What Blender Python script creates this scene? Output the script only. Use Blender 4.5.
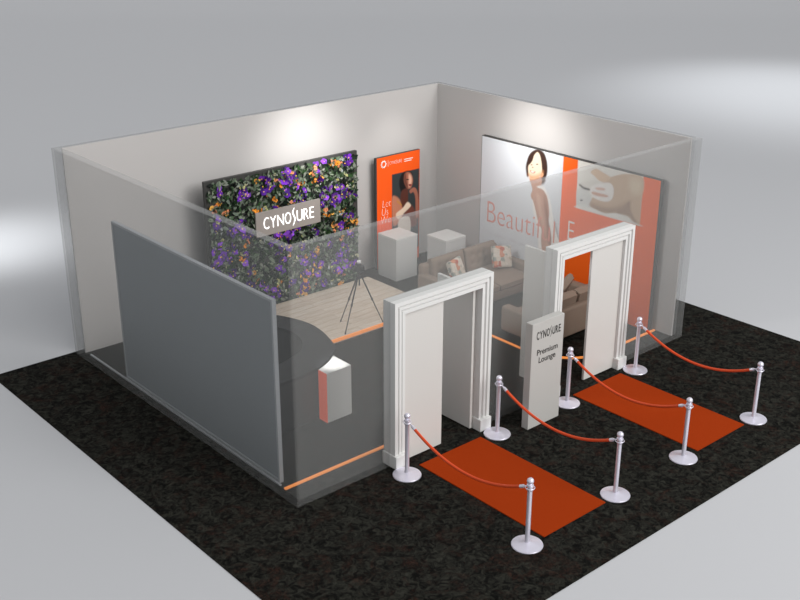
import bpy, bmesh, math, random
import numpy as np
from mathutils import Vector, Matrix
for o in list(bpy.data.objects): bpy.data.objects.remove(o)
SC = bpy.context.scene; COL = SC.collection
random.seed(7); RNG = np.random.default_rng(7)
PI = math.pi
W, L, H, T = 8.58, 6.52, 3.66, .13      # booth outside size, wall height, wall thickness

# ---------------- camera
F, CX, CY, CZ, YAW, PIT, ROL = 1103.22, -7.27015, -10.36585, 8.11435, .85123, -.385628, .001975
fw = Vector((math.cos(YAW)*math.cos(PIT), math.sin(YAW)*math.cos(PIT), math.sin(PIT)))
rt = Vector((math.sin(YAW), -math.cos(YAW), 0)); up = rt.cross(fw)
r_ = rt*math.cos(ROL)+up*math.sin(ROL); u_ = r_.cross(fw)
cd = bpy.data.cameras.new('camera'); cam = bpy.data.objects.new('camera', cd); COL.objects.link(cam)
cd.sensor_width = 36; cd.lens = F/800*36; cd.clip_end = 400
cam.matrix_world = Matrix(((r_.x,u_.x,-fw.x,CX),(r_.y,u_.y,-fw.y,CY),(r_.z,u_.z,-fw.z,CZ),(0,0,0,1)))
SC.camera = cam
# ---------------- world, lights, exposure
wd = bpy.data.worlds.new('studio_world'); SC.world = wd; wd.use_nodes = True
wd.node_tree.nodes['Background'].inputs[0].default_value = (.97,.985,1,1)
wd.node_tree.nodes['Background'].inputs[1].default_value = .5
SC.view_settings.view_transform = 'Standard'; SC.view_settings.look = 'None'
SC.view_settings.exposure = 0; SC.view_settings.gamma = 1
def lamp(name, kind, loc, target, power, color=(1,1,1), size=1, size_y=None, angle=60, blend=1, scale=None):
    ld = bpy.data.lights.new(name, kind); ld.energy = power; ld.color = color
    if kind == 'AREA':
        ld.size = size
        if size_y: ld.shape = 'RECTANGLE'; ld.size_y = size_y
    elif kind == 'SPOT':
        ld.spot_size = math.radians(angle); ld.spot_blend = blend; ld.shadow_soft_size = size
    elif kind == 'SUN': ld.angle = size
    o = bpy.data.objects.new(name, ld); COL.objects.link(o); o.location = loc
    o.rotation_euler = (Vector(target)-Vector(loc)).to_track_quat('-Z','Y').to_euler()
    if scale: o.scale = scale
    return o
lamp('key_softbox','AREA',(9,-15,13),(4,2,0),1550,(1,.99,.98),9)
lamp('studio_sun','SUN',(3,-20,14),(-.6,2,-2),1.15,(1,.985,.965),size=math.radians(50))
lamp('back_wall_spot','SPOT',(4.9,4.9,3.3),(4.9,6.39,2.85),95,(1,.98,.95),.12,angle=100)
lamp('lounge_fill','SPOT',(1.2,3.0,5.5),(7.6,2.4,1.2),700,(1,.985,.97),.5,angle=95)  # added fill with no fixture behind it; lifts right wall and open door leaves
lamp('banner_spot','SPOT',(6.95,3.5,3.3),(8.45,3.5,2.8),105,(1,.98,.95),.12,angle=110)
lamp('poster_spot','SPOT',(7.1,4.9,4.3),(7.2,6.3,1.9),70,(1,.97,.93),.15,angle=55)
lamp('counter_spot','SPOT',(2.05,1.75,3.4),(2.05,1.85,.8),500,(1,.99,.97),.05,angle=15)
lamp('left_floor_wash','SPOT',(.2,13.2,3.6),(1.0,13.2,0),560,(.97,.99,1),.6,angle=85)
lamp('right_floor_wash','SPOT',(31,11,12),(30,10,0),3600,(.95,.98,1),1,angle=80)

# ---------------- materials
def mat(name, col, rough=.6, metal=0, emit=None, es=0, spec=.5, noise=None, bump=None, coat=0):
    m = bpy.data.materials.new(name); m.use_nodes = True; nt = m.node_tree; b = nt.nodes['Principled BSDF']
    b.inputs['Base Color'].default_value = (*col,1); b.inputs['Roughness'].default_value = rough
    b.inputs['Metallic'].default_value = metal; b.inputs['Specular IOR Level'].default_value = spec
    if coat: b.inputs['Coat Weight'].default_value = coat
    if emit: b.inputs['Emission Color'].default_value = (*emit,1); b.inputs['Emission Strength'].default_value = es
    if noise:   # (scale, detail, colour2, lo, hi)
        tc = nt.nodes.new('ShaderNodeTexCoord'); n = nt.nodes.new('ShaderNodeTexNoise'); r = nt.nodes.new('ShaderNodeValToRGB')
        n.inputs['Scale'].default_value = noise[0]; n.inputs['Detail'].default_value = noise[1]
        r.color_ramp.elements[0].position = noise[3]; r.color_ramp.elements[1].position = noise[4]
        r.color_ramp.elements[0].color = (*col,1); r.color_ramp.elements[1].color = (*noise[2],1)
        nt.links.new(tc.outputs['Object'], n.inputs['Vector']); nt.links.new(n.outputs['Fac'], r.inputs['Fac'])
        nt.links.new(r.outputs['Color'], b.inputs['Base Color'])
    if bump:
        tc = nt.nodes.new('ShaderNodeTexCoord'); n = nt.nodes.new('ShaderNodeTexNoise'); n.inputs['Scale'].default_value = bump[0]; n.inputs['Detail'].default_value = 6
        bp = nt.nodes.new('ShaderNodeBump'); bp.inputs['Strength'].default_value = bump[1]; bp.inputs['Distance'].default_value = .01
        nt.links.new(tc.outputs['Object'], n.inputs['Vector']); nt.links.new(n.outputs['Fac'], bp.inputs['Height']); nt.links.new(bp.outputs['Normal'], b.inputs['Normal'])
    return m
def glassy(name, col, alpha):
    m = bpy.data.materials.new(name); m.use_nodes = True; nt = m.node_tree; nt.nodes.clear()
    o = nt.nodes.new('ShaderNodeOutputMaterial'); mx = nt.nodes.new('ShaderNodeMixShader'); t = nt.nodes.new('ShaderNodeBsdfTransparent'); d = nt.nodes.new('ShaderNodeBsdfDiffuse')
    d.inputs['Color'].default_value = (*col,1); mx.inputs[0].default_value = alpha
    nt.links.new(t.outputs[0], mx.inputs[1]); nt.links.new(d.outputs[0], mx.inputs[2]); nt.links.new(mx.outputs[0], o.inputs['Surface'])
    return m
def vcol(name, rough=.5, spec=.3):
    m = bpy.data.materials.new(name); m.use_nodes = True; nt = m.node_tree; b = nt.nodes['Principled BSDF']
    a = nt.nodes.new('ShaderNodeVertexColor'); a.layer_name = 'print'
    nt.links.new(a.outputs['Color'], b.inputs['Base Color']); b.inputs['Roughness'].default_value = rough; b.inputs['Specular IOR Level'].default_value = spec
    return m
def lin(r,g,b): return tuple(((c/255)/12.92 if c/255<=.04045 else ((c/255+.055)/1.055)**2.4) for c in (r,g,b))
M = dict(
 floor=mat('studio_floor_grey',lin(197,198,201),.55,spec=.3),
 wall=mat('painted_wall_light_grey',lin(197,194,192),.8,bump=(60,.15)),
 white=mat('white_paint',lin(226,226,224),.5), leaf=mat('door_leaf_white',lin(214,212,208),.35),
 ped=mat('pedestal_white',lin(208,208,206),.55), boxwhite=mat('white_laminate',lin(225,225,222),.5),
 sign=mat('sign_board_grey',lin(190,188,184),.5), signtext=mat('sign_lettering_dark',lin(52,50,48),.6),
 chrome=mat('satin_silver',lin(236,233,246),.28,metal=.55), rope=mat('orange_red_rope',lin(222,76,26),.6),
 red=mat('red_orange_runner',lin(164,58,16),.95,spec=.05,noise=(120,4,lin(150,50,10),.4,.6)),
 orange=mat('orange_print',lin(255,88,10),.5), strip=mat('orange_light_strip',lin(255,150,70),.5,emit=(1,.33,.07),es=.55),
 redpanel=mat('glowing_red_panel',lin(235,80,50),.3,emit=(1,.12,.04),es=.35),
 dark=mat('dark_frame',lin(62,62,60),.5), black=mat('black_plastic',lin(34,34,36),.4), counter=mat('dark_stone_counter',lin(20,21,23),.55,spec=.2,noise=(7,8,lin(42,43,46),.45,.7)),
 counterbody=mat('dark_counter_front',lin(27,27,29),.5),
 frost=mat('slate_grey_panel',lin(144,152,158),.45), frostedge=mat('panel_edge_grey',lin(178,182,186),.4),
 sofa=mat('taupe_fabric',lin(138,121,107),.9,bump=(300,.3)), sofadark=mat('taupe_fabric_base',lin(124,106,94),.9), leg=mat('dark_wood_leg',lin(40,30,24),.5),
 plate=mat('taupe_sign_plate',lin(160,153,148),.5), glow=mat('lit_white_letters',(1,1,1),.5,emit=(1,1,1),es=1.6),
 print=vcol('printed_graphic'), leafg=vcol('leaf_green',.7,.2), salmon=mat('salmon_lettering',lin(234,156,140),.5), whiteink=mat('white_lettering',lin(250,245,240),.5),
 greyink=mat('pale_grey_lettering',lin(214,216,220),.5),
ghost_edge=glassy('translucent_wall_edge',(.6,.6,.6),.28), ghost=glassy('translucent_wall',(.33,.335,.33),.225),
)
def carpet_material():
    m = bpy.data.materials.new('black_patterned_carpet'); m.use_nodes = True; nt = m.node_tree; b = nt.nodes['Principled BSDF']
    b.inputs['Roughness'].default_value = 1; b.inputs['Specular IOR Level'].default_value = .05
    tc = nt.nodes.new('ShaderNodeTexCoord')
    def nz(sc, det, lo, hi, c0, c1):
        n = nt.nodes.new('ShaderNodeTexNoise'); n.inputs['Scale'].default_value = sc; n.inputs['Detail'].default_value = det; n.inputs['Roughness'].default_value = .7
        n.inputs['Distortion'].default_value = 1.2
        r = nt.nodes.new('ShaderNodeValToRGB'); r.color_ramp.elements[0].position = lo; r.color_ramp.elements[1].position = hi
        r.color_ramp.elements[0].color = (*c0,1); r.color_ramp.elements[1].color = (*c1,1)
        nt.links.new(tc.outputs['Object'], n.inputs['Vector']); nt.links.new(n.outputs['Fac'], r.inputs['Fac']); return r
    a = nz(9, 10, .42, .72, lin(15,15,14), lin(58,58,52)); c = nz(2.2, 8, .5, .72, (0,0,0), (1,1,1))
    r2 = nz(14, 8, .42, .7, lin(20,18,16), lin(70,46,38))
    mx = nt.nodes.new('ShaderNodeMix'); mx.data_type = 'RGBA'
    nt.links.new(c.outputs['Color'], mx.inputs[0]); nt.links.new(a.outputs['Color'], mx.inputs[6]); nt.links.new(r2.outputs['Color'], mx.inputs[7])
    nt.links.new(mx.outputs[2], b.inputs['Base Color']); return m
def wood_material():
    m = bpy.data.materials.new('pale_oak_planks'); m.use_nodes = True; nt = m.node_tree; b = nt.nodes['Principled BSDF']; b.inputs['Roughness'].default_value = .5
    tc = nt.nodes.new('ShaderNodeTexCoord'); mp = nt.nodes.new('ShaderNodeMapping')
    nt.links.new(tc.outputs['Object'], mp.inputs['Vector'])
    br = nt.nodes.new('ShaderNodeTexBrick'); br.inputs['Scale'].default_value = 1; br.inputs['Brick Width'].default_value = 1.6; br.inputs['Row Height'].default_value = .18
    br.inputs['Mortar Size'].default_value = .004; br.inputs['Color1'].default_value = (*lin(238,224,206),1); br.inputs['Color2'].default_value = (*lin(228,212,192),1); br.inputs['Mortar'].default_value = (*lin(150,130,108),1)
    nt.links.new(mp.outputs['Vector'], br.inputs['Vector'])
    mp2 = nt.nodes.new('ShaderNodeMapping'); mp2.inputs['Scale'].default_value = (1.5,22,1); nt.links.new(tc.outputs['Object'], mp2.inputs['Vector'])
    n = nt.nodes.new('ShaderNodeTexNoise'); n.inputs['Scale'].default_value = 2; n.inputs['Detail'].default_value = 6; nt.links.new(mp2.outputs['Vector'], n.inputs['Vector'])
    r = nt.nodes.new('ShaderNodeValToRGB'); r.color_ramp.elements[0].position = .35; r.color_ramp.elements[1].position = .65
    r.color_ramp.elements[0].color = (.8,.78,.75,1); r.color_ramp.elements[1].color = (1,1,1,1); nt.links.new(n.outputs['Fac'], r.inputs['Fac'])
    mx = nt.nodes.new('ShaderNodeMix'); mx.data_type = 'RGBA'; mx.blend_type = 'MULTIPLY'; mx.inputs[0].default_value = 1
    nt.links.new(br.outputs['Color'], mx.inputs[6]); nt.links.new(r.outputs['Color'], mx.inputs[7]); nt.links.new(mx.outputs[2], b.inputs['Base Color']); return m
def floral_material():
    m = bpy.data.materials.new('floral_cushion_print'); m.use_nodes = True; nt = m.node_tree; b = nt.nodes['Principled BSDF']; b.inputs['Roughness'].default_value = .9
    tc = nt.nodes.new('ShaderNodeTexCoord'); v = nt.nodes.new('ShaderNodeTexVoronoi'); v.inputs['Scale'].default_value = 12; v.inputs['Randomness'].default_value = 1
    nt.links.new(tc.outputs['Object'], v.inputs['Vector']); s = nt.nodes.new('ShaderNodeSeparateColor'); nt.links.new(v.outputs['Color'], s.inputs[0])
    r = nt.nodes.new('ShaderNodeValToRGB'); cr = r.color_ramp; cr.interpolation = 'CONSTANT'
    cols = [(0,lin(206,198,184)),(.42,lin(206,140,108)),(.52,lin(150,156,148)),(.68,lin(214,206,192)),(.86,lin(180,96,74)),(.92,lin(178,168,150))]
    cr.elements[0].color = (*cols[0][1],1); cr.elements[1].position = cols[1][0]; cr.elements[1].color = (*cols[1][1],1)
    for p,c in cols[2:]: e = cr.elements.new(p); e.color = (*c,1)
    nt.links.new(s.outputs[0], r.inputs['Fac']); nt.links.new(r.outputs['Color'], b.inputs['Base Color']); return m
M['carpet'] = carpet_material(); M['wood'] = wood_material(); M['floral'] = floral_material()

# ---------------- helpers
def obj(name, bm, m, parent=None, smooth=False, loc=None, rot=None):
    me = bpy.data.meshes.new(name); bm.normal_update(); bm.to_mesh(me); bm.free()
    me.materials.append(m); o = bpy.data.objects.new(name, me); COL.objects.link(o)
    if smooth:
        for p in me.polygons: p.use_smooth = True
        try: me.set_sharp_from_angle(angle=math.radians(40))
        except Exception: pass
    if parent: o.parent = parent
    if loc: o.location = loc
    if rot: o.rotation_euler = rot
    return o
def tag(o, label=None, cat=None, group=None, kind=None):
    if label: o['label'] = label
    if cat: o['category'] = cat
    if group: o['group'] = group
    if kind: o['kind'] = kind
    return o
def thing(name, label, cat, loc=(0,0,0), rz=0, group=None, kind=None):
    o = bpy.data.objects.new(name, None); COL.objects.link(o); o.location = loc; o.rotation_euler = (0,0,rz); o.empty_display_size = .1
    return tag(o, label, cat, group, kind)
def box(bm, x0, x1, y0, y1, z0, z1, bev=0, seg=2, mtx=None):
    r = bmesh.ops.create_cube(bm, size=1)
    vs = r['verts']
    for v in vs: v.co = Vector(((x0+x1)/2+v.co.x*(x1-x0), (y0+y1)/2+v.co.y*(y1-y0), (z0+z1)/2+v.co.z*(z1-z0)))
    if mtx: bmesh.ops.transform(bm, matrix=mtx, verts=vs)
    if bev:
        es = list({e for v in vs for e in v.link_edges})
        bmesh.ops.bevel(bm, geom=es, offset=bev, segments=seg, profile=.5, affect='EDGES')
    return bm
def nb(*a, **k): return box(bmesh.new(), *a, **k)
def lathe(prof, seg=28, mtx=None, bm=None):
    bm = bm or bmesh.new(); rings = []
    for r,z in prof:
        if r < 1e-5: rings.append([bm.verts.new((0,0,z))])
        else: rings.append([bm.verts.new((r*math.cos(2*PI*i/seg), r*math.sin(2*PI*i/seg), z)) for i in range(seg)])
    for a,b in zip(rings, rings[1:]):
        if len(a)==1 and len(b)==1: continue
        for i in range(seg):
            j = (i+1)%seg
            if len(a)==1: bm.faces.new((a[0], b[j], b[i]))
            elif len(b)==1: bm.faces.new((a[i], a[j], b[0]))
            else: bm.faces.new((a[i], a[j], b[j], b[i]))
    if mtx: bmesh.ops.transform(bm, matrix=mtx, verts=[v for ri in rings for v in ri])
    bmesh.ops.recalc_face_normals(bm, faces=bm.faces); return bm
def tube(pts, rad, seg=10, bm=None, closed=False):
    bm = bm or bmesh.new(); pts = [Vector(p) for p in pts]; rings = []; n = len(pts)
    rad = rad if isinstance(rad,(list,tuple)) else [rad]*n; ref = None
    for i,p in enumerate(pts):
        t = ((pts[(i+1)%n]-pts[i-1]) if closed else (pts[min(i+1,n-1)]-pts[max(i-1,0)])).normalized()
        if ref is None: ref = Vector((0,0,1)) if abs(t.z)<.9 else Vector((1,0,0))
        a = t.cross(ref).normalized(); b = a.cross(t); ref = b
        rings.append([bm.verts.new(p+rad[i]*(a*math.cos(2*PI*k/seg)+b*math.sin(2*PI*k/seg))) for k in range(seg)])
    m = n if closed else n-1
    for i in range(m):
        A, B = rings[i], rings[(i+1)%n]
        for k in range(seg): bm.faces.new((A[k],A[(k+1)%seg],B[(k+1)%seg],B[k]))
    if not closed: bm.faces.new(rings[0][::-1]); bm.faces.new(rings[-1])
    bmesh.ops.recalc_face_normals(bm, faces=bm.faces); return bm
def prism(poly, z0, z1, bm=None, bev=0):
    bm = bm or bmesh.new(); n = len(poly)
    a = [bm.verts.new((x,y,z0)) for x,y in poly]; b = [bm.verts.new((x,y,z1)) for x,y in poly]
    fs = [bm.faces.new(a[::-1]), bm.faces.new(b)]
    for i in range(n): j=(i+1)%n; fs.append(bm.faces.new((a[i],a[j],b[j],b[i])))
    bmesh.ops.recalc_face_normals(bm, faces=fs); return bm
def smooth_line(pts, sub=6, closed=False):
    n = len(pts); out = []
    P = lambda i: Vector(pts[i%n]) if closed else Vector(pts[max(0,min(n-1,i))])
    for i in range(n if closed else n-1):
        p0,p1,p2,p3 = P(i-1),P(i),P(i+1),P(i+2)
        for k in range(sub):
            t=k/sub; out.append(.5*((2*p1)+(-p0+p2)*t+(2*p0-5*p1+4*p2-p3)*t*t+(-p0+3*p1-3*p2+p3)*t**3))
    if not closed: out.append(Vector(pts[-1]))
    return [tuple(v) for v in out]
def text(name, s, size, m, parent, mtx, sx=1, depth=.004, spacing=1, offset=0, align='LEFT', line=1):
    """lettering as a mesh; mtx maps text x,y,z(out) to the world"""
    cu = bpy.data.curves.new(name,'FONT'); cu.body = s; cu.size = size; cu.extrude = depth; cu.space_character = spacing; cu.offset = offset; cu.align_x = align; cu.space_line = line
    to = bpy.data.objects.new(name+'_tmp', cu); COL.objects.link(to)
    bpy.context.view_layer.update()
    me = bpy.data.meshes.new_from_object(to.evaluated_get(bpy.context.evaluated_depsgraph_get()))
    bpy.data.objects.remove(to); me.name = name; me.transform(mtx @ Matrix.Diagonal((sx,1,1,1))); me.materials.clear(); me.materials.append(m)
    o = bpy.data.objects.new(name, me); COL.objects.link(o); o.parent = parent; return o
def frame_m(o, ex, ey):    # matrix: text x along ex, y along ey, from origin o
    ex, ey = Vector(ex), Vector(ey); ez = ex.cross(ey)
    return Matrix(((ex.x,ey.x,ez.x,o[0]),(ex.y,ey.y,ez.y,o[1]),(ex.z,ey.z,ez.z,o[2]),(0,0,0,1)))
class Print:
    """a printed graphic: a fine flat mesh coloured per vertex"""
    def __init__(s, w, h, step, base):
        s.w,s.h = w,h; s.nx=int(w/step)+1; s.ny=int(h/step)+1
        xs=np.linspace(0,w,s.nx); zs=np.linspace(0,h,s.ny); s.X,s.Z=np.meshgrid(xs,zs); s.C=np.ones((s.ny,s.nx,3))*np.array(base)
    def poly(s, pts, col, soft=.02, sm=True, op=1):
        pts = np.array(smooth_line(pts,5,True) if sm else pts)
        x0,z0=pts.min(0)-soft*2; x1,z1=pts.max(0)+soft*2
        m=(s.X>=x0)&(s.X<=x1)&(s.Z>=z0)&(s.Z<=z1); px,pz=s.X[m],s.Z[m]
        if not len(px): return
        d=np.full(px.shape,1e9); ins=np.zeros(px.shape,bool); n=len(pts)
        for i in range(n):
            ax,az=pts[i]; bx,bz=pts[(i+1)%n]; ex,ez=bx-ax,bz-az; l=ex*ex+ez*ez+1e-12
            t=np.clip(((px-ax)*ex+(pz-az)*ez)/l,0,1); d=np.minimum(d,np.hypot(px-ax-t*ex,pz-az-t*ez))
            if abs(bz-az)>1e-9:
                c=((az>pz)!=(bz>pz)); xi=ex*(pz-az)/ez+ax; ins^=(c&(px<xi))
        sd=np.where(ins,d,-d); a=np.clip(sd/soft+.5,0,1)*op
        s.C[m]=s.C[m]*(1-a[:,None])+np.array(lin(*col))*a[:,None]
    def build(s, name, parent, mapf):
        co=np.array([mapf(x,z) for x,z in zip(s.X.ravel(),s.Z.ravel())],dtype=np.float32)
        i=np.arange(s.nx*s.ny).reshape(s.ny,s.nx); q=np.stack([i[:-1,:-1],i[:-1,1:],i[1:,1:],i[1:,:-1]],-1).reshape(-1,4)
        me=bpy.data.meshes.new(name); me.from_pydata(co.tolist(),[],q.tolist()); a=me.color_attributes.new('print','FLOAT_COLOR','POINT')
        a.data.foreach_set('color',np.c_[s.C.reshape(-1,3),np.ones(s.nx*s.ny)].astype(np.float32).ravel())
        me.materials.append(M['print']); o=bpy.data.objects.new(name,me); COL.objects.link(o); o.parent=parent; return o

# ================= SETTING
# studio sweep: a level floor that curves up far behind the booth
bm = bmesh.new()
dv = Vector((math.cos(.85),math.sin(.85))); sv = Vector((-dv.y,dv.x))
prof = [(-40,0),(-10,0),(20,0),(45,0)]+[(45+25*math.sin(a),25-25*math.cos(a)) for a in [PI/2*k/10 for k in range(1,11)]]+[(70,60)]
rows = [[bm.verts.new((dv.x*d+sv.x*s, dv.y*d+sv.y*s, z)) for s in (-90,-45,0,45,90)] for d,z in prof]
for a,b in zip(rows,rows[1:]):
    for k in range(4): bm.faces.new((a[k],a[k+1],b[k+1],b[k]))
bmesh.ops.recalc_face_normals(bm, faces=bm.faces)
tag(obj('floor', bm, M['floor'], smooth=True), kind='structure')
tag(obj('carpet', nb(-1.468,10.0,-3.483,6.556,0,.012), M['carpet']), 'large black patterned carpet under the whole booth', 'carpet')
CZ0 = .012
def skin(name, bx, outer):      # an opaque inner face with a translucent outer layer
    o = obj(name, nb(*bx), M['wall']); tag(o, kind='structure')
    obj('outer_layer', nb(*outer), M['ghost'], o)
skin('wall_back', (T,W-T,L-T,L-T+.03,CZ0,H), (.0,W,L-T+.031,L,CZ0,H))
skin('wall_right', (W-T,W-T+.03,T,L-T,CZ0,H), (W-T+.031,W,T,L-T+.03,CZ0,H))
def ghost_wall(name, faces):
    bm = bmesh.new()
    for f in faces: bm.faces.new([bm.verts.new(v) for v in f])
    bmesh.ops.remove_doubles(bm, verts=bm.verts, dist=1e-4)
    bm.normal_update(); top_ = [f.index for f in bm.faces if abs(f.normal.z)>.9]; bm.faces.index_update(); top_ = [f.index for f in bm.faces if abs(f.normal.z)>.9]
    o = obj(name, bm, M['ghost']); o.data.materials.append(M['ghost_edge'])
    for i_ in top_: o.data.polygons[i_].material_index = 1
    tag(o, kind='structure')
D1, D2, DH = (1.65,3.51), (4.91,6.78), 2.52   # door openings in the front wall
def front_outline(xs, y):
    return [(xs,y,CZ0),(D1[0],y,CZ0),(D1[0],y,DH),(D1[1],y,DH),(D1[1],y,CZ0),(D2[0],y,CZ0),(D2[0],y,DH),(D2[1],y,DH),(D2[1],y,CZ0),(W,y,CZ0),(W,y,H),(xs,y,H)]
ghost_wall('wall_front', [front_outline(0,0), front_outline(T,T)[::-1], [(0,0,H),(W,0,H),(W,T,H),(T,T,H)], [(W,0,CZ0),(W,T,CZ0),(W,T,H),(W,0,H)]])
ghost_wall('wall_left', [[(0,0,CZ0),(0,0,H),(0,L-T+.031,H),(0,L-T+.031,CZ0)], [(T,T,CZ0),(T,L-T,CZ0),(T,L-T,H),(T,T,H)], [(0,0,H),(T,T,H),(T,L-T,H),(0,L-T,H)]])
BS = {'hair':[(1.473,2.837),(1.336,2.762),(1.249,2.636),(1.206,2.463),(1.218,2.347),(1.263,2.246),(1.384,2.382),(1.583,2.423),(1.614,2.303),(1.723,2.323),(1.76,2.461),(1.741,2.636),(1.676,2.775),(1.584,2.834)],'face':[(1.466,2.775),(1.407,2.704),(1.371,2.597),(1.316,2.522),(1.271,2.468),(1.27,2.376),(1.294,2.289),(1.334,2.228),(1.417,2.237),(1.532,2.295),(1.599,2.354),(1.622,2.432),(1.602,2.59),(1.556,2.724),(1.508,2.776)],'cheek':[(1.293,2.308),(1.334,2.228),(1.417,2.237),(1.533,2.289),(1.611,2.348),(1.645,2.437),(1.597,2.39),(1.483,2.321),(1.366,2.295)],'eye1':[(1.464,2.54),(1.492,2.558),(1.525,2.549),(1.493,2.532)],'eye2':[(1.324,2.5),(1.352,2.517),(1.376,2.511),(1.353,2.497)],'nose':[(1.369,2.473),(1.402,2.473),(1.399,2.454),(1.365,2.454)],'mouth':[(1.324,2.396),(1.384,2.389),(1.455,2.396),(1.438,2.36),(1.374,2.347),(1.333,2.362)],'teeth':[(1.341,2.387),(1.384,2.382),(1.436,2.385),(1.409,2.367),(1.366,2.36)],'nape':[(1.58,2.296),(1.707,2.323),(1.719,2.253),(1.658,2.185),(1.609,2.211)],'body':[(1.326,2.239),(1.613,2.3),(1.633,2.146),(1.741,2.07),(1.815,1.887),(1.862,1.657),(1.845,1.45),(1.925,1.267),(1.954,1.07),(1.924,0.772),(1.754,0.726),(1.696,1.043),(1.665,1.282),(1.546,1.499),(1.47,1.705),(1.369,1.885),(1.401,2.034)],'top':[(1.507,2.098),(1.633,2.153),(1.739,2.097),(1.877,1.881),(1.95,1.638),(2.029,1.455),(2.117,1.234),(2.199,1.012),(2.211,0.851),(1.944,0.778),(1.962,1.113),(1.914,1.346),(1.863,1.495),(1.872,1.659),(1.812,1.926),(1.717,2.045),(1.637,2.087)],'topleft':[(1.414,1.835),(1.499,1.651),(1.587,1.427),(1.692,1.269),(1.686,1.04),(1.759,0.727),(1.677,0.705),(1.614,1.021),(1.551,1.336),(1.45,1.599)],'armshade':[(1.721,1.985),(1.8,1.803),(1.857,1.575),(1.95,1.273),(1.93,0.981),(1.87,1.089),(1.818,1.403),(1.74,1.708)],'armhi':[(1.517,1.939),(1.622,1.923),(1.664,1.69),(1.756,1.469),(1.773,1.228),(1.685,1.37),(1.592,1.592)],'pic':[(2.486,3.0),(3.975,3.0),(3.979,1.929),(2.511,1.918)],'hip':[(3.322,2.698),(3.64,2.808),(3.977,2.797),(3.978,2.363),(3.978,1.942),(3.843,1.963),(3.716,2.04),(3.445,2.037),(3.204,1.98),(3.018,1.973),(2.855,2.025),(2.873,2.183),(2.981,2.386),(3.12,2.568)],'hipshade':[(2.849,2.101),(3.008,2.086),(3.256,2.094),(3.463,2.168),(3.719,2.315),(3.725,2.254),(3.445,2.032),(3.205,1.975),(3.018,1.968),(2.856,2.012)],'crease':[(3.719,2.315),(3.78,2.143),(3.932,1.955),(3.843,1.963),(3.716,2.04),(3.46,2.041),(3.613,2.178)],'hiphi':[(3.72,2.747),(3.939,2.745),(3.947,2.528),(3.821,2.475),(3.693,2.569)],'arm':[(2.801,2.663),(2.918,2.755),(3.076,2.721),(3.265,2.661),(3.151,2.562),(3.014,2.545),(2.9,2.608)],'sleeve':[(2.584,2.413),(2.814,2.514),(3.062,2.53),(3.131,2.445),(2.858,2.359),(2.796,2.345),(2.637,2.348)],'device':[(2.825,2.377),(2.973,2.48),(3.244,2.557),(3.349,2.468),(3.336,2.289),(3.215,2.198),(2.999,2.187),(2.869,2.233)],'finger':[(2.878,2.312),(3.081,2.32),(3.235,2.317),(3.208,2.28),(3.024,2.256),(2.882,2.262)],'finger2':[(2.949,2.404),(3.101,2.433),(3.171,2.416),(3.106,2.383),(2.967,2.37)],'line':[(2.563,2.39),(2.669,2.355),(2.802,2.351),(2.799,2.315),(2.656,2.313),(2.56,2.356)],'pad':[(2.52,2.283),(2.769,2.3),(2.849,2.178),(2.859,1.987),(2.571,1.971),(2.515,2.023)],'dot':[(2.594,2.085),(2.631,2.107),(2.665,2.094),(2.628,2.07)],'sheet':[(2.858,2.0),(3.206,1.967),(3.476,2.032),(3.843,1.963),(3.979,1.929),(2.511,1.918)],'fold':[(1.991,1.559),(2.049,1.46),(2.148,1.222),(2.118,1.214),(2.022,1.413)],'ear':[(1.595,2.353),(1.642,2.414),(1.668,2.378),(1.637,2.322),(1.602,2.315)]}
AS =  {'pic':[(0.41,2.04),(1.212,2.047),(1.233,0.177),(0.407,0.368)],'hair':[(0.852,2.008),(0.728,1.983),(0.659,1.9),(0.626,1.794),(0.647,1.661),(0.73,1.516),(0.855,1.524),(0.874,1.779),(0.978,1.921),(1.02,1.881),(0.956,1.973)],'face':[(0.832,1.98),(0.774,1.926),(0.766,1.8),(0.812,1.694),(0.863,1.62),(0.959,1.608),(1.005,1.684),(1.025,1.767),(0.999,1.869),(0.936,1.955)],'facehi':[(0.907,1.918),(0.966,1.875),(0.991,1.774),(0.967,1.691),(0.909,1.644),(0.895,1.776)],'lips':[(0.9,1.704),(0.967,1.697),(0.984,1.668),(0.925,1.66)],'eye':[(0.832,1.832),(0.899,1.82),(0.899,1.801),(0.841,1.808)],'neck':[(0.73,1.613),(0.875,1.618),(0.884,1.486),(0.869,1.293),(0.731,1.223),(0.668,1.399),(0.668,1.528)],'hand':[(0.926,1.559),(1.035,1.61),(1.12,1.564),(1.172,1.43),(1.196,1.194),(1.186,0.931),(1.113,0.946),(1.101,1.345),(1.044,1.504),(0.96,1.497)],'shoulder':[(0.429,1.511),(0.524,1.515),(0.647,1.409),(0.744,1.22),(0.732,1.026),(0.628,0.916),(0.462,0.886),(0.421,1.221)],'chest':[(0.732,1.026),(0.857,1.164),(0.953,1.243),(1.047,1.158),(1.134,0.975),(1.115,0.745),(0.732,0.828)],'dress':[(0.536,1.126),(0.731,1.216),(0.856,1.319),(0.945,1.268),(0.954,1.204),(0.773,1.099),(0.607,0.993)],'dress2':[(0.628,0.982),(0.93,0.968),(0.932,0.584),(0.628,0.651)],'strap':[(0.565,1.419),(0.689,1.313),(0.689,1.28),(0.577,1.368)]}

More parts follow.
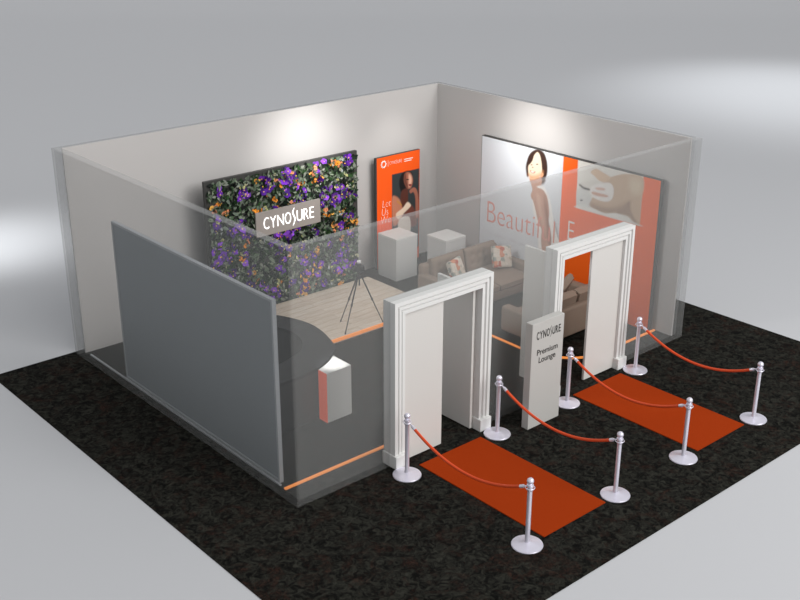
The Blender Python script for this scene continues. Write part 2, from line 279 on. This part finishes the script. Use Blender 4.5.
# ================= DOORS
def door(name, x0, x1, closed_left):
    t = thing(name, None, None, ((x0+x1)/2, 0, CZ0), kind='structure'); cx = (x0+x1)/2
    a, b = x0-cx, x1-cx; hh = 2.52; jw = .2; y0, y1 = -.10, .145
    bm = bmesh.new()       # casing profile (inset from the outer edge, y) swept round the opening
    prof = [(0,y1),(0,y0),(.055,y0),(.062,y0+.035),(.076,y0+.035),(.084,y0+.006),(.122,y0+.006),(.129,y0+.04),(.143,y0+.04),(.151,y0+.018),(jw,y0+.018),(jw,y1)]
    paths = [[(a+i_,y_,0),(a+i_,y_,hh-i_),(b-i_,y_,hh-i_),(b-i_,y_,0)] for i_,y_ in prof]
    vv = [[bm.verts.new(c) for c in pth] for pth in paths]; n_ = len(vv)
    for i_ in range(n_):
        for k in range(3): bm.faces.new((vv[i_][k],vv[i_][k+1],vv[(i_+1)%n_][k+1],vv[(i_+1)%n_][k]))
    bm.faces.new([v[0] for v in vv]); bm.faces.new([v[3] for v in vv][::-1]); bmesh.ops.recalc_face_normals(bm, faces=bm.faces)
    obj('door_frame', bm, M['white'], t)
    for s in (a, b-jw):
        obj('plinth_block', nb(s-.018, s+jw+.012, y0-.045, y1+.015, 0, .2, .01, 2), M['white'], t)
    w = (b-a-2*jw)/2+.02
    if closed_left:
        obj('door_leaf', nb(a+jw-.01, a+jw+w, -.03, .015, .02, hh-jw, .004,1), M['leaf'], t)
        xo = b-jw-.085
    else:
        obj('door_leaf', nb(b-jw-w, b-jw+.01, -.03, .015, .02, hh-jw, .004,1), M['leaf'], t)
        xo = a+jw+.04
    obj('door_leaf', nb(xo, xo+.045, .02, .02+w, .02, hh-jw, .004,1), M['leaf'], t)
    obj('door_stop', nb(*( (b-jw-.035,b-jw+.001) if closed_left else (a+jw-.001,a+jw+.03)), .05, .1, 0, hh-jw), M['sign'], t)
    return t
door('door_1', 1.64, 3.52, True)
door('door_2', 4.90, 6.79, False)

# ================= SLATE PANEL AND STRIPS
t = thing('privacy_panel', 'tall slate grey panel standing along the left translucent wall', 'panel', (.215, 2.84, CZ0))
obj('panel_face', nb(-.02,.02,-2.15,2.15,.05,2.70), M['frost'], t)
bm = bmesh.new(); box(bm,-.032,.032,-2.185,-2.15,0,2.735); box(bm,-.032,.032,2.15,2.185,0,2.735); box(bm,-.032,.032,-2.15,2.15,2.70,2.735); box(bm,-.032,.032,-2.15,2.15,0,.05)
obj('panel_edge', bm, M['frostedge'], t)
obj('base_rail', nb(-.075,-.045,-2.25,3.4,0,.02), M['frostedge'], t)
tag(obj('floor_light_strip', nb(.14,2.1,.455,.495,CZ0,CZ0+.025), M['strip']), 'straight orange strip on the carpet at the front left corner', 'floor strip')
path = [(5.99,3.7),(5.99,3.0),(5.99,2.0),(5.99,1.35),(6.05,1.08),(6.2,.84),(6.45,.6),(6.75,.49),(7.2,.475),(8.42,.48)]
path = [(5.99,3.7),(5.99,2.6)]+smooth_line(path[2:8],4)+[(7.2,.475),(8.42,.48)]
bm = bmesh.new(); w = .02; pv = None
for i,(x,y) in enumerate(path):
    p = Vector(path[max(i-1,0)]); q = Vector(path[min(i+1,len(path)-1)]); d=(q-p).normalized(); n = Vector((-d.y,d.x))*w
    c = [bm.verts.new((x+n.x*s,y+n.y*s,z)) for s,z in ((-1,CZ0),(1,CZ0),(1,CZ0+.025),(-1,CZ0+.025))]
    if pv:
        for k in range(4): bm.faces.new((pv[k],pv[(k+1)%4],c[(k+1)%4],c[k]))
    else: bm.faces.new(c)
    pv = c
bm.faces.new(pv[::-1]); bmesh.ops.recalc_face_normals(bm, faces=bm.faces)
tag(obj('floor_light_strip', bm, M['strip']), 'bent orange strip on the carpet running round the front sofa', 'floor strip')

# ================= PHOTO PLATFORM AND FLOWER WALL
t = thing('stage_platform', 'low pale oak platform in front of the flower wall', 'platform', (4.3,5.1,CZ0))
obj('deck', nb(-1.5,1.78,-1.25,.76,0,.09), M['wood'], t)
obj('edge_strip', nb(-1.5,1.78,-1.272,-1.25,.03,.092), M['strip'], t)
PZ = CZ0+.09
fwall = thing('flower_wall', 'big rectangular wall of purple and orange pansies with a lit name sign', 'flower wall', (4.16, 6.02, CZ0))
hw, hh = 1.72, 2.74
obj('backing_panel', nb(-hw,hw,-.1,-.03,0,hh), M['dark'], fwall)
def scatter(name, n, kind, palette, smin, smax, depth, parent, seed):
    rr = random.Random(seed); verts=[]; faces=[]; cols=[]
    clusters = [(rr.uniform(-hw+.1,hw-.1), rr.uniform(.08,hh-.08)) for _ in range(int(n/3.0)+1)]
    for i in range(n):
        if kind == 'leaf': x, z = rr.uniform(-hw+.05,hw-.05), rr.uniform(.05,hh-.05)
        else:
            cx, cz = clusters[i//3]; x = min(max(cx+rr.gauss(0,.055),-hw+.06),hw-.06); z = min(max(cz+rr.gauss(0,.055),.06),hh-.06)
        s = rr.uniform(smin,smax); y = -.105-rr.random()*depth; c = rr.choice(palette); f = rr.uniform(.75,1.2); c = tuple(min(1,k*f) for k in c)
        a0 = rr.uniform(0,2*PI); tx, tz = rr.gauss(0,.35), rr.gauss(0,.35)
        def put(pl, cc):
            b = len(verts)
            for (u,v,w_) in pl:
                uu = u*math.cos(a0)-v*math.sin(a0); vv = u*math.sin(a0)+v*math.cos(a0)
                X, Z = x+uu, z+vv; X = min(max(X,-hw+.01),hw-.01); Z = min(max(Z,.01),hh-.01)
                verts.append((X, y-w_+(tx*uu+tz*vv), Z)); cols.append((*cc,1))
            faces.append(tuple(range(b,b+len(pl))))
        if kind == 'leaf':
            put([(0,-s,0),(s*.42,-s*.3,.004),(s*.36,s*.4,.006),(0,s,0),(-s*.36,s*.4,.006),(-s*.42,-s*.3,.004)], c)
        else:
            for k in range(5):
                an = k*2*PI/5+rr.uniform(-.1,.1); ca, sa = math.cos(an), math.sin(an); pr = s*.52; d=s*.5; f2 = rr.uniform(.75,1.15)
                put([(d*ca+pr*math.cos(an+q)*.95, d*sa+pr*math.sin(an+q)*.95, .006+.003*k) for q in [j*2*PI/8 for j in range(8)]], tuple(min(1,m_*f2) for m_ in c))
            cc = lin(250,205,60) if kind=='purple' else lin(90,40,20)
            put([(s*.17*math.cos(q), s*.17*math.sin(q), .026) for q in [j*2*PI/6 for j in range(6)]], cc)
    me = bpy.data.meshes.new(name); me.from_pydata(verts,[],faces); at = me.color_attributes.new('print','FLOAT_COLOR','POINT')
    at.data.foreach_set('color', np.array(cols,dtype=np.float32).ravel()); me.materials.append(M['leafg'])
    o = bpy.data.objects.new(name,me); COL.objects.link(o); o.parent = parent; tag(o, kind='stuff'); return o
scatter('foliage', 4200,'leaf',[lin(128,140,120),lin(96,112,92),lin(30,52,30),lin(44,72,38),lin(22,34,24),lin(110,122,108),lin(72,92,66),lin(16,22,18),lin(140,146,134),lin(24,40,28)],.035,.075,.04,fwall,1)
tag(scatter('purple_blossoms', 330,'purple',[lin(122,50,196),lin(88,36,150),lin(146,80,214),lin(64,30,110)],.055,.09,.03,fwall,2), 'purple blossoms')
tag(scatter('orange_blossoms', 170,'orange',[lin(240,150,50),lin(246,176,84),lin(232,150,110)],.036,.055,.03,fwall,3), 'orange blossoms')
tag(scatter('pale_blossoms', 130,'pale',[lin(205,205,170),lin(190,196,200),lin(214,214,150)],.022,.038,.03,fwall,4), 'small pale blossoms')
# lit name sign in the middle of the flowers: x 3.65..5.17, z 1.40..1.87 (booth frame)
pl = obj('sign_plate', nb(3.42-4.16,4.90-4.16,-.185,-.15,1.53-CZ0,2.0-CZ0,.004,1), M['plate'], fwall)
def nameplate(name, m, parent, ox, oy, oz, width, size, ex=(1,0,0), depth=.004, narrow=.62, thin=-.02):
    """the word CYNOSURE in narrow capitals with a tall thin slanting S"""
    adv = {'C':.58,'Y':.62,'N':.68,'O':.66,'S':.42,'U':.62,'R':.56,'E':.5}; word = 'CYNOSURE'
    tot = sum(adv[c] for c in word); k = width/tot; x = 0; bmj = bmesh.new()
    for ch in word:
        if ch == 'S':
            h = size*.72; pts = [(.24,1.2),(.12,1.0),(.08,.82),(.15,.6),(.25,.36),(.23,.1),(.07,-.25)]
            c = smooth_line([(p[0]*k, p[1]*h) for p in pts],4); n = len(c); wd = .075*k
            lv=[]; rv=[]
            for i,(px,py) in enumerate(c):
                f = math.sin(PI*(i+.6)/(n+.2)); lv.append((px-wd*f*.6,py)); rv.append((px+wd*f*.6,py))
            poly = lv+rv[::-1]; M0 = frame_m((ox+ex[0]*x,oy+ex[1]*x,oz),ex,(0,0,1))
            b2 = prism(poly,-depth,depth); bmesh.ops.transform(b2,matrix=M0,verts=b2.verts)
            me=bpy.data.meshes.new('x'); b2.to_mesh(me); b2.free(); bmj.from_mesh(me); bpy.data.meshes.remove(me)
        else:
            o = text('x', ch, size, m, None, Matrix(), narrow, depth, offset=thin*size)
            xs=[v.co.x for v in o.data.vertices]; wch=max(xs)-min(xs); tgt=(adv[ch]-.13)*k
            o.data.transform(frame_m((ox+ex[0]*(x+.03*k),oy+ex[1]*(x+.03*k),oz),ex,(0,0,1)) @ Matrix.Diagonal((tgt/wch,1,1,1)) @ Matrix.Translation((-min(xs),0,0)))
            bmj.from_mesh(o.data); bpy.data.objects.remove(o)
        x += adv[ch]*k
    return obj(name, bmj, m, parent)
nameplate('sign_lettering', M['glow'], fwall, 3.58-4.16, -.19, 1.655-CZ0, 1.18, .33)

# ================= ORANGE POSTER ON THE BACK WALL
post = thing('light_box_poster', 'narrow orange poster of a woman with her hand to her chin on the back wall', 'poster', (6.59, 6.30, CZ0))
pw, ph = 1.215, 2.42
obj('poster_frame', nb(.02,pw,-.078,-.02,0,ph-.03), M['dark'], post)
pr = Print(pw, ph-.012, .0105, lin(254,94,20)); a = AS
a['faceshade'] = [(a['face'][0][0],a['face'][0][1])]+a['face'][1:5]+[(x+.0,z) for x,z in [((a['face'][4][0]+a['face'][3][0])/2+.04,a['face'][3][1]),(a['face'][2][0]+.07,a['face'][2][1]),(a['face'][1][0]+.05,a['face'][1][1]+.02)]]
pr.poly([(.42,2.0),(1.205,2.0),(1.205,0.25),(.42,.25)],(54,60,62),.012,False)
for k,c,s in (('hair',(24,20,20),.03),('shoulder',(196,128,100),.04),('chest',(120,66,54),.05),('neck',(92,50,40),.04),('face',(172,108,86),.03),('faceshade',(104,58,46),.06),('facehi',(236,184,158),.05),('lips',(130,40,44),.012),('eye',(40,22,20),.012),('hand',(172,108,88),.025),('dress',(238,214,190),.03),('dress2',(225,215,205),.03),('strap',(200,140,70),.012)):
    pr.poly(a[k],c,s)
pr.build('poster_print', post, lambda x,z:(.045+x*(pw-.05)/pw,-.080,(z+.006)*(ph-.03)/ph))
bm = tube([(.222+.055*math.cos(q),-.083,2.236+.06*math.sin(q)) for q in [i*2*PI/20 for i in range(20)]],.011,6,closed=True)
for i in range(10):
    q=i*2*PI/10; tube([(.222+.06*math.cos(q),-.083,2.236+.065*math.sin(q)),(.222+.078*math.cos(q),-.083,2.236+.084*math.sin(q))],.008,5,bm)
obj('round_logo', bm, M['whiteink'], post)
obj('divider_line', nb(.34,.346,-.084,-.081,2.17,2.30), M['whiteink'], post)
nameplate('poster_name', M['whiteink'], post, .38, -.083, 2.20, .34, .10, depth=.001)
for i,wd_ in enumerate((.24,.2)): obj('fine_print_line', nb(.78,.78+wd_,-.084,-.081,2.235-.04*i,2.25-.04*i), M['whiteink'], post)
text('slogan', "Let\nUs\nWe", .23, M['whiteink'], post, frame_m((.17,-.083,1.32),(1,0,0),(.12,0,1)), .8, .001, offset=-.006, line=.75)

# ================= LARGE BANNER ON THE RIGHT WALL
ban = thing('wall_banner', 'huge orange and white banner of a smiling woman on the right wall', 'banner', (8.37, 4.9, CZ0))
bw, bh = 4.37, 2.85
obj('banner_frame', nb(-.084,.01,-bw,0,0,bh), M['dark'], ban)
pr = Print(bw-.02, bh-.02, .0145, lin(222,226,231)); b = BS
pr.poly([(2.14,-.1),(4.5,-.1),(4.5,3),(2.14,3)],(255,104,22),.012,False)
pr.poly([(x,min(z,3)) for x,z in b['pic']],(236,233,226),.012,False)
for k,c,s,op in (('sleeve',(226,222,214),.04,1),('pad',(218,219,216),.03,1),('line',(70,66,64),.03,1),('dot',(90,90,94),.015,1),('hip',(206,178,150),.03,1),('hipshade',(160,128,106),.09,.8),('crease',(150,118,98),.06,.8),('hiphi',(224,204,176),.14,.9),
     ('arm',(224,194,164),.03,1),('device',(242,238,234),.03,1),('finger',(212,170,150),.03,1),('finger2',(222,186,168),.03,1),('sheet',(236,234,228),.02,1),
     ('nape',(90,64,50),.05,1),('hair',(62,40,32),.03,1),('body',(196,152,130),.025,1),('armshade',(158,112,94),.06,.8),('armhi',(220,180,160),.06,.7),('top',(246,243,238),.02,1),('topleft',(244,240,234),.02,1),('fold',(150,150,150),.04,.7),
     ('face',(244,222,196),.02,1),('cheek',(236,160,108),.1,.9),('eye1',(70,50,44),.015,.9),('eye2',(80,56,48),.015,.9),('nose',(150,90,70),.015,.8),('ear',(232,170,130),.02,1),('mouth',(196,100,80),.015,.9),('teeth',(255,250,245),.012,1)):
    pr.poly(b[k],c,s,True,op)
pr.build('banner_print', ban, lambda x,z:(-.086,-x-.01,z+.01))
WB = lambda s,z: frame_m((-.089,-s,z),(0,-1,0),(0,0,1))
text('slogan','Beautiful',.66,M['salmon'],ban,WB(.17,1.09),.83,.001,offset=-.009)
text('slogan_initial','E',.56,M['whiteink'],ban,WB(2.33,1.26),.72,.001,offset=-.008)
for s0,s1 in ((.3,.36),(.45,.78),(.9,1.06),(1.14,1.3),(1.55,1.62)): obj('subtitle_line', nb(-.090,-.087,-s1,-s0,.84,.88), M['greyink'], ban)

# ================= COUNTER, BOX, PEDESTALS
cnt = thing('curved_counter', 'dark curved reception counter beside the slate grey panel', 'counter', (1.2,2.9,CZ0))
outer = smooth_line([(.40,4.75),(1.2,4.78),(1.9,4.52),(2.32,4.15),(2.56,3.75),(2.68,3.3),(2.66,2.95),(2.57,2.6),(2.45,2.28),(2.36,2.17),(2.173,2.03),(1.926,1.895),(1.70,1.82),(1.2,1.76),(.40,1.74)],5)
inner = smooth_line([(.40,2.25),(1.2,2.28),(1.64,2.376),(1.93,2.5),(2.12,2.7),(2.24,3.0),(2.25,3.3),(2.12,3.6),(1.85,3.9),(1.3,4.15),(.40,4.2)],5)
def ring(out, inn, z0, z1):
    bm = bmesh.new()
    n = 60
    def res(pl):
        d=[0]; 
        for p,q in zip(pl,pl[1:]): d.append(d[-1]+math.dist(p,q))
        o=[]; j=0
        for i in range(n+1):
            s=d[-1]*i/n
            while j<len(d)-2 and d[j+1]<s: j+=1
            f=(s-d[j])/max(d[j+1]-d[j],1e-9); f=min(max(f,0),1); o.append((pl[j][0]*(1-f)+pl[j+1][0]*f, pl[j][1]*(1-f)+pl[j+1][1]*f))
        return o
    A=res(out); B=res(inn[::-1]); pv=None
    for (a_,b_) in zip(A,B):
        c=[bm.verts.new((a_[0]-1.2,a_[1]-2.9,z0)),bm.verts.new((a_[0]-1.2,a_[1]-2.9,z1)),bm.verts.new((b_[0]-1.2,b_[1]-2.9,z1)),bm.verts.new((b_[0]-1.2,b_[1]-2.9,z0))]
        if pv:
            for k in range(4): bm.faces.new((pv[k],pv[(k+1)%4],c[(k+1)%4],c[k]))
        else: bm.faces.new(c)
        pv=c
    bm.faces.new(pv[::-1]); bmesh.ops.recalc_face_normals(bm, faces=bm.faces); return bm
obj('counter_top', ring(outer,inner,.80,.855), M['counter'], cnt)
so = lambda pl,k: [(1.2+(x-1.2)*k, 3.18+(y-3.18)*k) for x,y in pl]
obj('counter_body', ring(so(outer,.985),so(inner,1.05),0,.80), M['counterbody'], cnt)
bx = thing('display_box', 'white box with a glowing red side and a scooped edge against the dark counter', 'plinth', (1.99,1.8,CZ0))
cut = smooth_line([(2.236,2.06),(2.06,1.935),(1.90,1.86),(1.752,1.80)],4)
foot = [(1.752,1.60),(2.226,1.605)]+cut
obj('body', prism([(x-1.99,y-1.8) for x,y in foot],0,.83), M['boxwhite'], bx)
obj('side_panel', nb(1.742-1.99,1.752-1.99,1.60-1.8,1.797-1.8,0,.83), M['redpanel'], bx)['label'] = 'glowing red side panel'
def pedestal(x0,y0,s,h,label):
    t = thing('pedestal', label, 'pedestal', (x0+s/2,y0+s/2,CZ0), group='white display pedestals')
    obj('column', nb(-s/2,s/2,-s/2,s/2,0,h-.03,.004,1), M['ped'], t); obj('top_slab', nb(-s/2-.003,s/2+.003,-s/2-.003,s/2+.003,h-.03,h,.004,1), M['boxwhite'], t)
pedestal(6.48,5.44,.57,.9,'white square pedestal standing in front of the narrow orange poster')
pedestal(7.18,4.73,.55,.9,'white square pedestal standing behind the rear sofa')

# ================= SOFAS
def cushion(w, d, h, nx=24, ny=16, tufts=(), puff=1.0, e=4.0):
    """soft box centred at 0 on its base; tufts = (u,v) dimples on the top"""
    bm = bmesh.new(); top=[]; bot=[]
    for j in range(ny+1):
        rt_=[]; rb=[]
        for i in range(nx+1):
            u=-1+2*i/nx; v=-1+2*j/ny
            edge=(1-abs(u)**e)**.5*(1-abs(v)**e)**.5 if abs(u)<1 and abs(v)<1 else 0
            z=h/2+h/2*(.35+.65*edge**.7)*puff
            for (tu,tv) in tufts: z -= .035*math.exp(-(((u-tu)*w/2)**2+((v-tv)*d/2)**2)/.0022)
            if j in (0,ny) or i in (0,nx): z = h*.72
            sh = 1-.03*(1-edge)
            rt_.append(bm.verts.new((u*w/2*sh, v*d/2*sh, z))); rb.append(bm.verts.new((u*w/2*sh, v*d/2*sh, h*.28 if (j in (0,ny) or i in (0,nx)) else 0)))
        top.append(rt_); bot.append(rb)
    for j in range(ny):
        for i in range(nx):
            bm.faces.new((top[j][i],top[j][i+1],top[j+1][i+1],top[j+1][i])); bm.faces.new((bot[j][i],bot[j+1][i],bot[j+1][i+1],bot[j][i+1]))
    loop=[(0,i) for i in range(nx+1)]+[(j,nx) for j in range(1,ny+1)]+[(ny,i) for i in range(nx-1,-1,-1)]+[(j,0) for j in range(ny-1,0,-1)]
    for q,(j,i) in enumerate(loop):
        j2,i2=loop[(q+1)%len(loop)]; bm.faces.new((bot[j][i],bot[j2][i2],top[j2][i2],top[j][i]))
    bmesh.ops.recalc_face_normals(bm, faces=bm.faces); return bm
def sofa(label, x, y, w, rz, back_z=.83, depth=1.1):
    """front faces local -y, origin at the back centre"""
    t = thing('sofa', label, 'sofa', (x,y,CZ0), rz, 'taupe lounge sofas'); aw=.2
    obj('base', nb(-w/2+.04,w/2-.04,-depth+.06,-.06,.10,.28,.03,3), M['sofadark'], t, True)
    for s in (-1,1):
        x0,x1 = sorted((s*(w/2-aw), s*w/2))
        obj('arm', nb(x0,x1,-depth+.02,-.04,.10,.58,.055,4), M['sofa'], t, True)
    tilt = Matrix.Translation((0,-.02,0)) @ Matrix.Rotation(math.radians(-7),4,'X')
    obj('back_frame', nb(-w/2+.05,w/2-.05,-.16,0,.10,back_z-.08,.05,3,mtx=None), M['sofa'], t, True)
    cw = (w-2*aw)/2
    for s in (-1,1):
        o = obj('seat_cushion', cushion(cw-.01,depth-.28,.2), M['sofa'], t, True, loc=(s*cw/2,-(depth-.28)/2-.26,.26))
        tf=[(u,v) for u in (-.62,-.2,.2,.62) for v in (-.3,.35)]
        o = obj('back_cushion', cushion(cw-.01,.5,.2,30,20,tf), M['sofa'], t, True, loc=(s*cw/2,-.12,.60), rot=(math.radians(78),0,0))
    for sx in (-1,1):
        for yy in (-.1,-depth+.12):
            obj('leg', lathe([(.0,0),(.016,0),(.028,.10),(0,.10)],12,Matrix.Translation((sx*(w/2-.1),yy,0))), M['leg'], t)
    return t
sofa('taupe tufted sofa below the white half of the wall banner, facing the doors', 7.16, 4.42, 2.16, 0, .84, 1.28)
sofa('taupe sofa turned with its back to the right doorway', 7.14, 1.17, 2.0, PI, .74, 1.05)
def pillow(label, x, y, z, s, rx, rz, ry=0, m='floral', g='floral throw pillows'):
    o = obj('throw_pillow', cushion(s,s,.16,18,18,puff=1.0,e=2.2), M[m], None, True, loc=(x,y,z))
    o.rotation_euler = (rx,ry,rz); tag(o,label,'cushion',g); return o
pillow('floral pillow standing at the left end of the rear sofa', 6.62,3.93,.66,.42,math.radians(68),.3,.0)
pillow('floral pillow standing at the right end of the rear sofa', 7.80,3.84,.67,.44,math.radians(66),-.2,.15)
pillow('plain taupe pillow seen through the right doorway on the front sofa', 7.22,1.62,.76,.46,math.radians(64),PI+.25,.3,'sofa',None)

# ================= TRIPOD AND CAMERA
tx, ty, ap = 4.25, 3.88, 1.04
tp = thing('tripod', 'thin black camera tripod standing on the oak platform', 'tripod', (tx,ty,PZ))
feet = [(4.22,4.40,0),(3.93,3.90,0),(4.79,3.88,0)]
for f in feet:
    p = Vector((f[0]-tx,f[1]-ty,0)); top_ = Vector((p.x*.08,p.y*.08,ap)); mid = top_.lerp(p,.5)
    lg = obj('leg', tube([top_,mid,mid,p+Vector((0,0,.012))],[.014,.013,.010,.009],8), M['black'], tp)
    obj('leg_clamp', lathe([(0,-.02),(.02,-.02),(.02,.02),(0,.02)],10,Matrix.Translation(mid)), M['dark'], lg)
    obj('rubber_foot', lathe([(0,0),(.016,0),(.012,.03),(0,.03)],10,Matrix.Translation((p.x,p.y,0))), M['black'], lg)
obj('centre_column', lathe([(0,.86),(.014,.86),(.014,1.0),(.035,1.0),(.035,1.05),(.014,1.05),(.014,1.10),(0,1.10)],14), M['black'], tp)
obj('pan_head', nb(-.035,.035,-.035,.035,1.10,1.13,.005,1), M['black'], tp)
obj('pan_handle', tube([(0,0,1.10),(.1,-.12,1.06),(.16,-.2,1.04)],.008,8), M['black'], tp)
cm = thing('photo_camera', 'black camera with a long lens mounted on the tripod', 'camera', (tx,ty,PZ+1.132), math.radians(-32))
bm = nb(-.09,.09,-.045,.045,0,.11,.015,3); box(bm,-.035,.035,-.045,.045,.105,.15,.012,2); box(bm,.05,.09,-.06,-.03,.01,.10,.01,2)
obj('body', bm, M['black'], cm, True)
obj('lens', lathe([(0,0),(.042,0),(.042,.07),(.048,.075),(.048,.13),(.036,.13),(.034,.115),(0,.115)],20,Matrix.Translation((-.01,.04,.055))@Matrix.Rotation(-PI/2,4,'X')), M['black'], cm, True)
obj('flash', nb(-.035,.035,-.03,.03,.152,.20,.01,2), M['boxwhite'], cm)['label'] = 'pale flash head'

# ================= SIGN, RUNNERS, STANCHIONS, ROPES
sg = thing('lounge_sign', 'tall grey free-standing sign board between the two doorways', 'sign', (4.245,-.495,CZ0))
obj('board', nb(-.35,.35,-.065,.065,0,1.73,.004,1), M['sign'], sg)
nameplate('brand_lettering', M['signtext'], sg, -.255,-.067,1.46,.54,.175,depth=.002,narrow=.5,thin=.012)
text('sign_text','Premium\nLounge',.132,M['signtext'],sg,frame_m((.0,-.067,1.20),(1,0,0),(0,0,1)),.98,.002,offset=.001,align='CENTER')
tag(obj('floor_runner', nb(1.966,3.197,-2.623,-.253,CZ0,CZ0+.012), M['red']), 'red-orange carpet runner leading to the left doorway', 'runner', 'red-orange runners')
tag(obj('floor_runner', nb(5.301,6.511,-2.623,-.253,CZ0,CZ0+.012), M['red']), 'red-orange carpet runner leading to the right doorway', 'runner', 'red-orange runners')
def stanchion():
    t = thing('stanchion', 'x', 'stanchion', group='silver rope stanchions')
    obj('base', lathe([(0,0),(.20,0),(.205,.012),(.20,.022),(.13,.036),(.06,.046),(.045,.055),(0,.055)],40), M['chrome'], t, True)
    obj('pole', lathe([(0,.045),(.036,.045),(.036,.06),(.031,.07),(.031,.87),(0,.87)],24), M['chrome'], t, True)
    obj('collar', lathe([(0,.80),(.034,.80),(.04,.81),(.04,.825),(.034,.83),(.034,.855),(.044,.86),(.044,.885),(.034,.89),(0,.89)],24), M['chrome'], t, True)
    obj('hook_ring', tube([(.058*math.cos(q),.058*math.sin(q),.845) for q in [i*2*PI/20 for i in range(20)]],.006,6,closed=True), M['chrome'], t, True)
    obj('finial', lathe([(0,.885),(.02,.888),(.022,.90)]+[(.045*math.sin(a_),.937-.045*math.cos(a_)) for a_ in [.5+i*(PI-.5)/10 for i in range(11)]],24), M['chrome'], t, True)
    return t
def dup(root):
    r = root.copy(); COL.objects.link(r)
    for ch in list(root.children): c = ch.copy(); COL.objects.link(c); c.parent = r
    return r
S = [((1.652,-.34),'silver stanchion standing against the left jamb of the left doorway'),((1.677,-2.598),'silver stanchion at the outer left corner of the left runner, nearest the viewer'),
     ((3.453,-.348),'silver stanchion between the left doorway and the grey sign board'),((3.444,-2.587),'silver stanchion at the outer right corner of the left runner'),
     ((5.016,-.374),'silver stanchion just right of the grey sign board'),((4.971,-2.606),'silver stanchion at the outer left corner of the right runner'),
     ((6.803,-.333),'silver stanchion standing against the right jamb of the right doorway'),((6.778,-2.611),'silver stanchion at the outer right corner of the right runner, farthest right')]
st0 = stanchion()
for i,((x,y),lb) in enumerate(S):
    s = st0 if i==0 else dup(st0); s.location=(x,y,CZ0); s['label']=lb
RL = ['orange rope along the left side of the left runner','orange rope along the right side of the left runner, passing before the sign board','orange rope along the left side of the right runner','orange rope along the right side of the right runner']
for k in range(4):
    a_ = Vector((*S[2*k][0],CZ0+.84)); b_ = Vector((*S[2*k+1][0],CZ0+.84)); d=(b_-a_).normalized()
    a_ += d*.064; b_ -= d*.064
    ct = thing('barrier_rope', RL[k], 'rope', a_, group='orange barrier ropes'); n = 28
    def P(f): p = a_.lerp(b_,f)-a_; p.z -= .30*(1-(2*f-1)**2)*(1-.1*math.cos(4*PI*f)*0); return p
    obj('cord', tube([P(.04+.92*i/n) for i in range(n+1)],.021,10), M['rope'], ct, True)
    obj('end_hook', tube([P(0),P(.012),P(.02),P(.045)],[.007,.012,.024,.024],8), M['chrome'], ct, True)
    obj('end_hook', tube([P(.955),P(.98),P(.988),P(1)],[.024,.024,.012,.007],8), M['chrome'], ct, True)
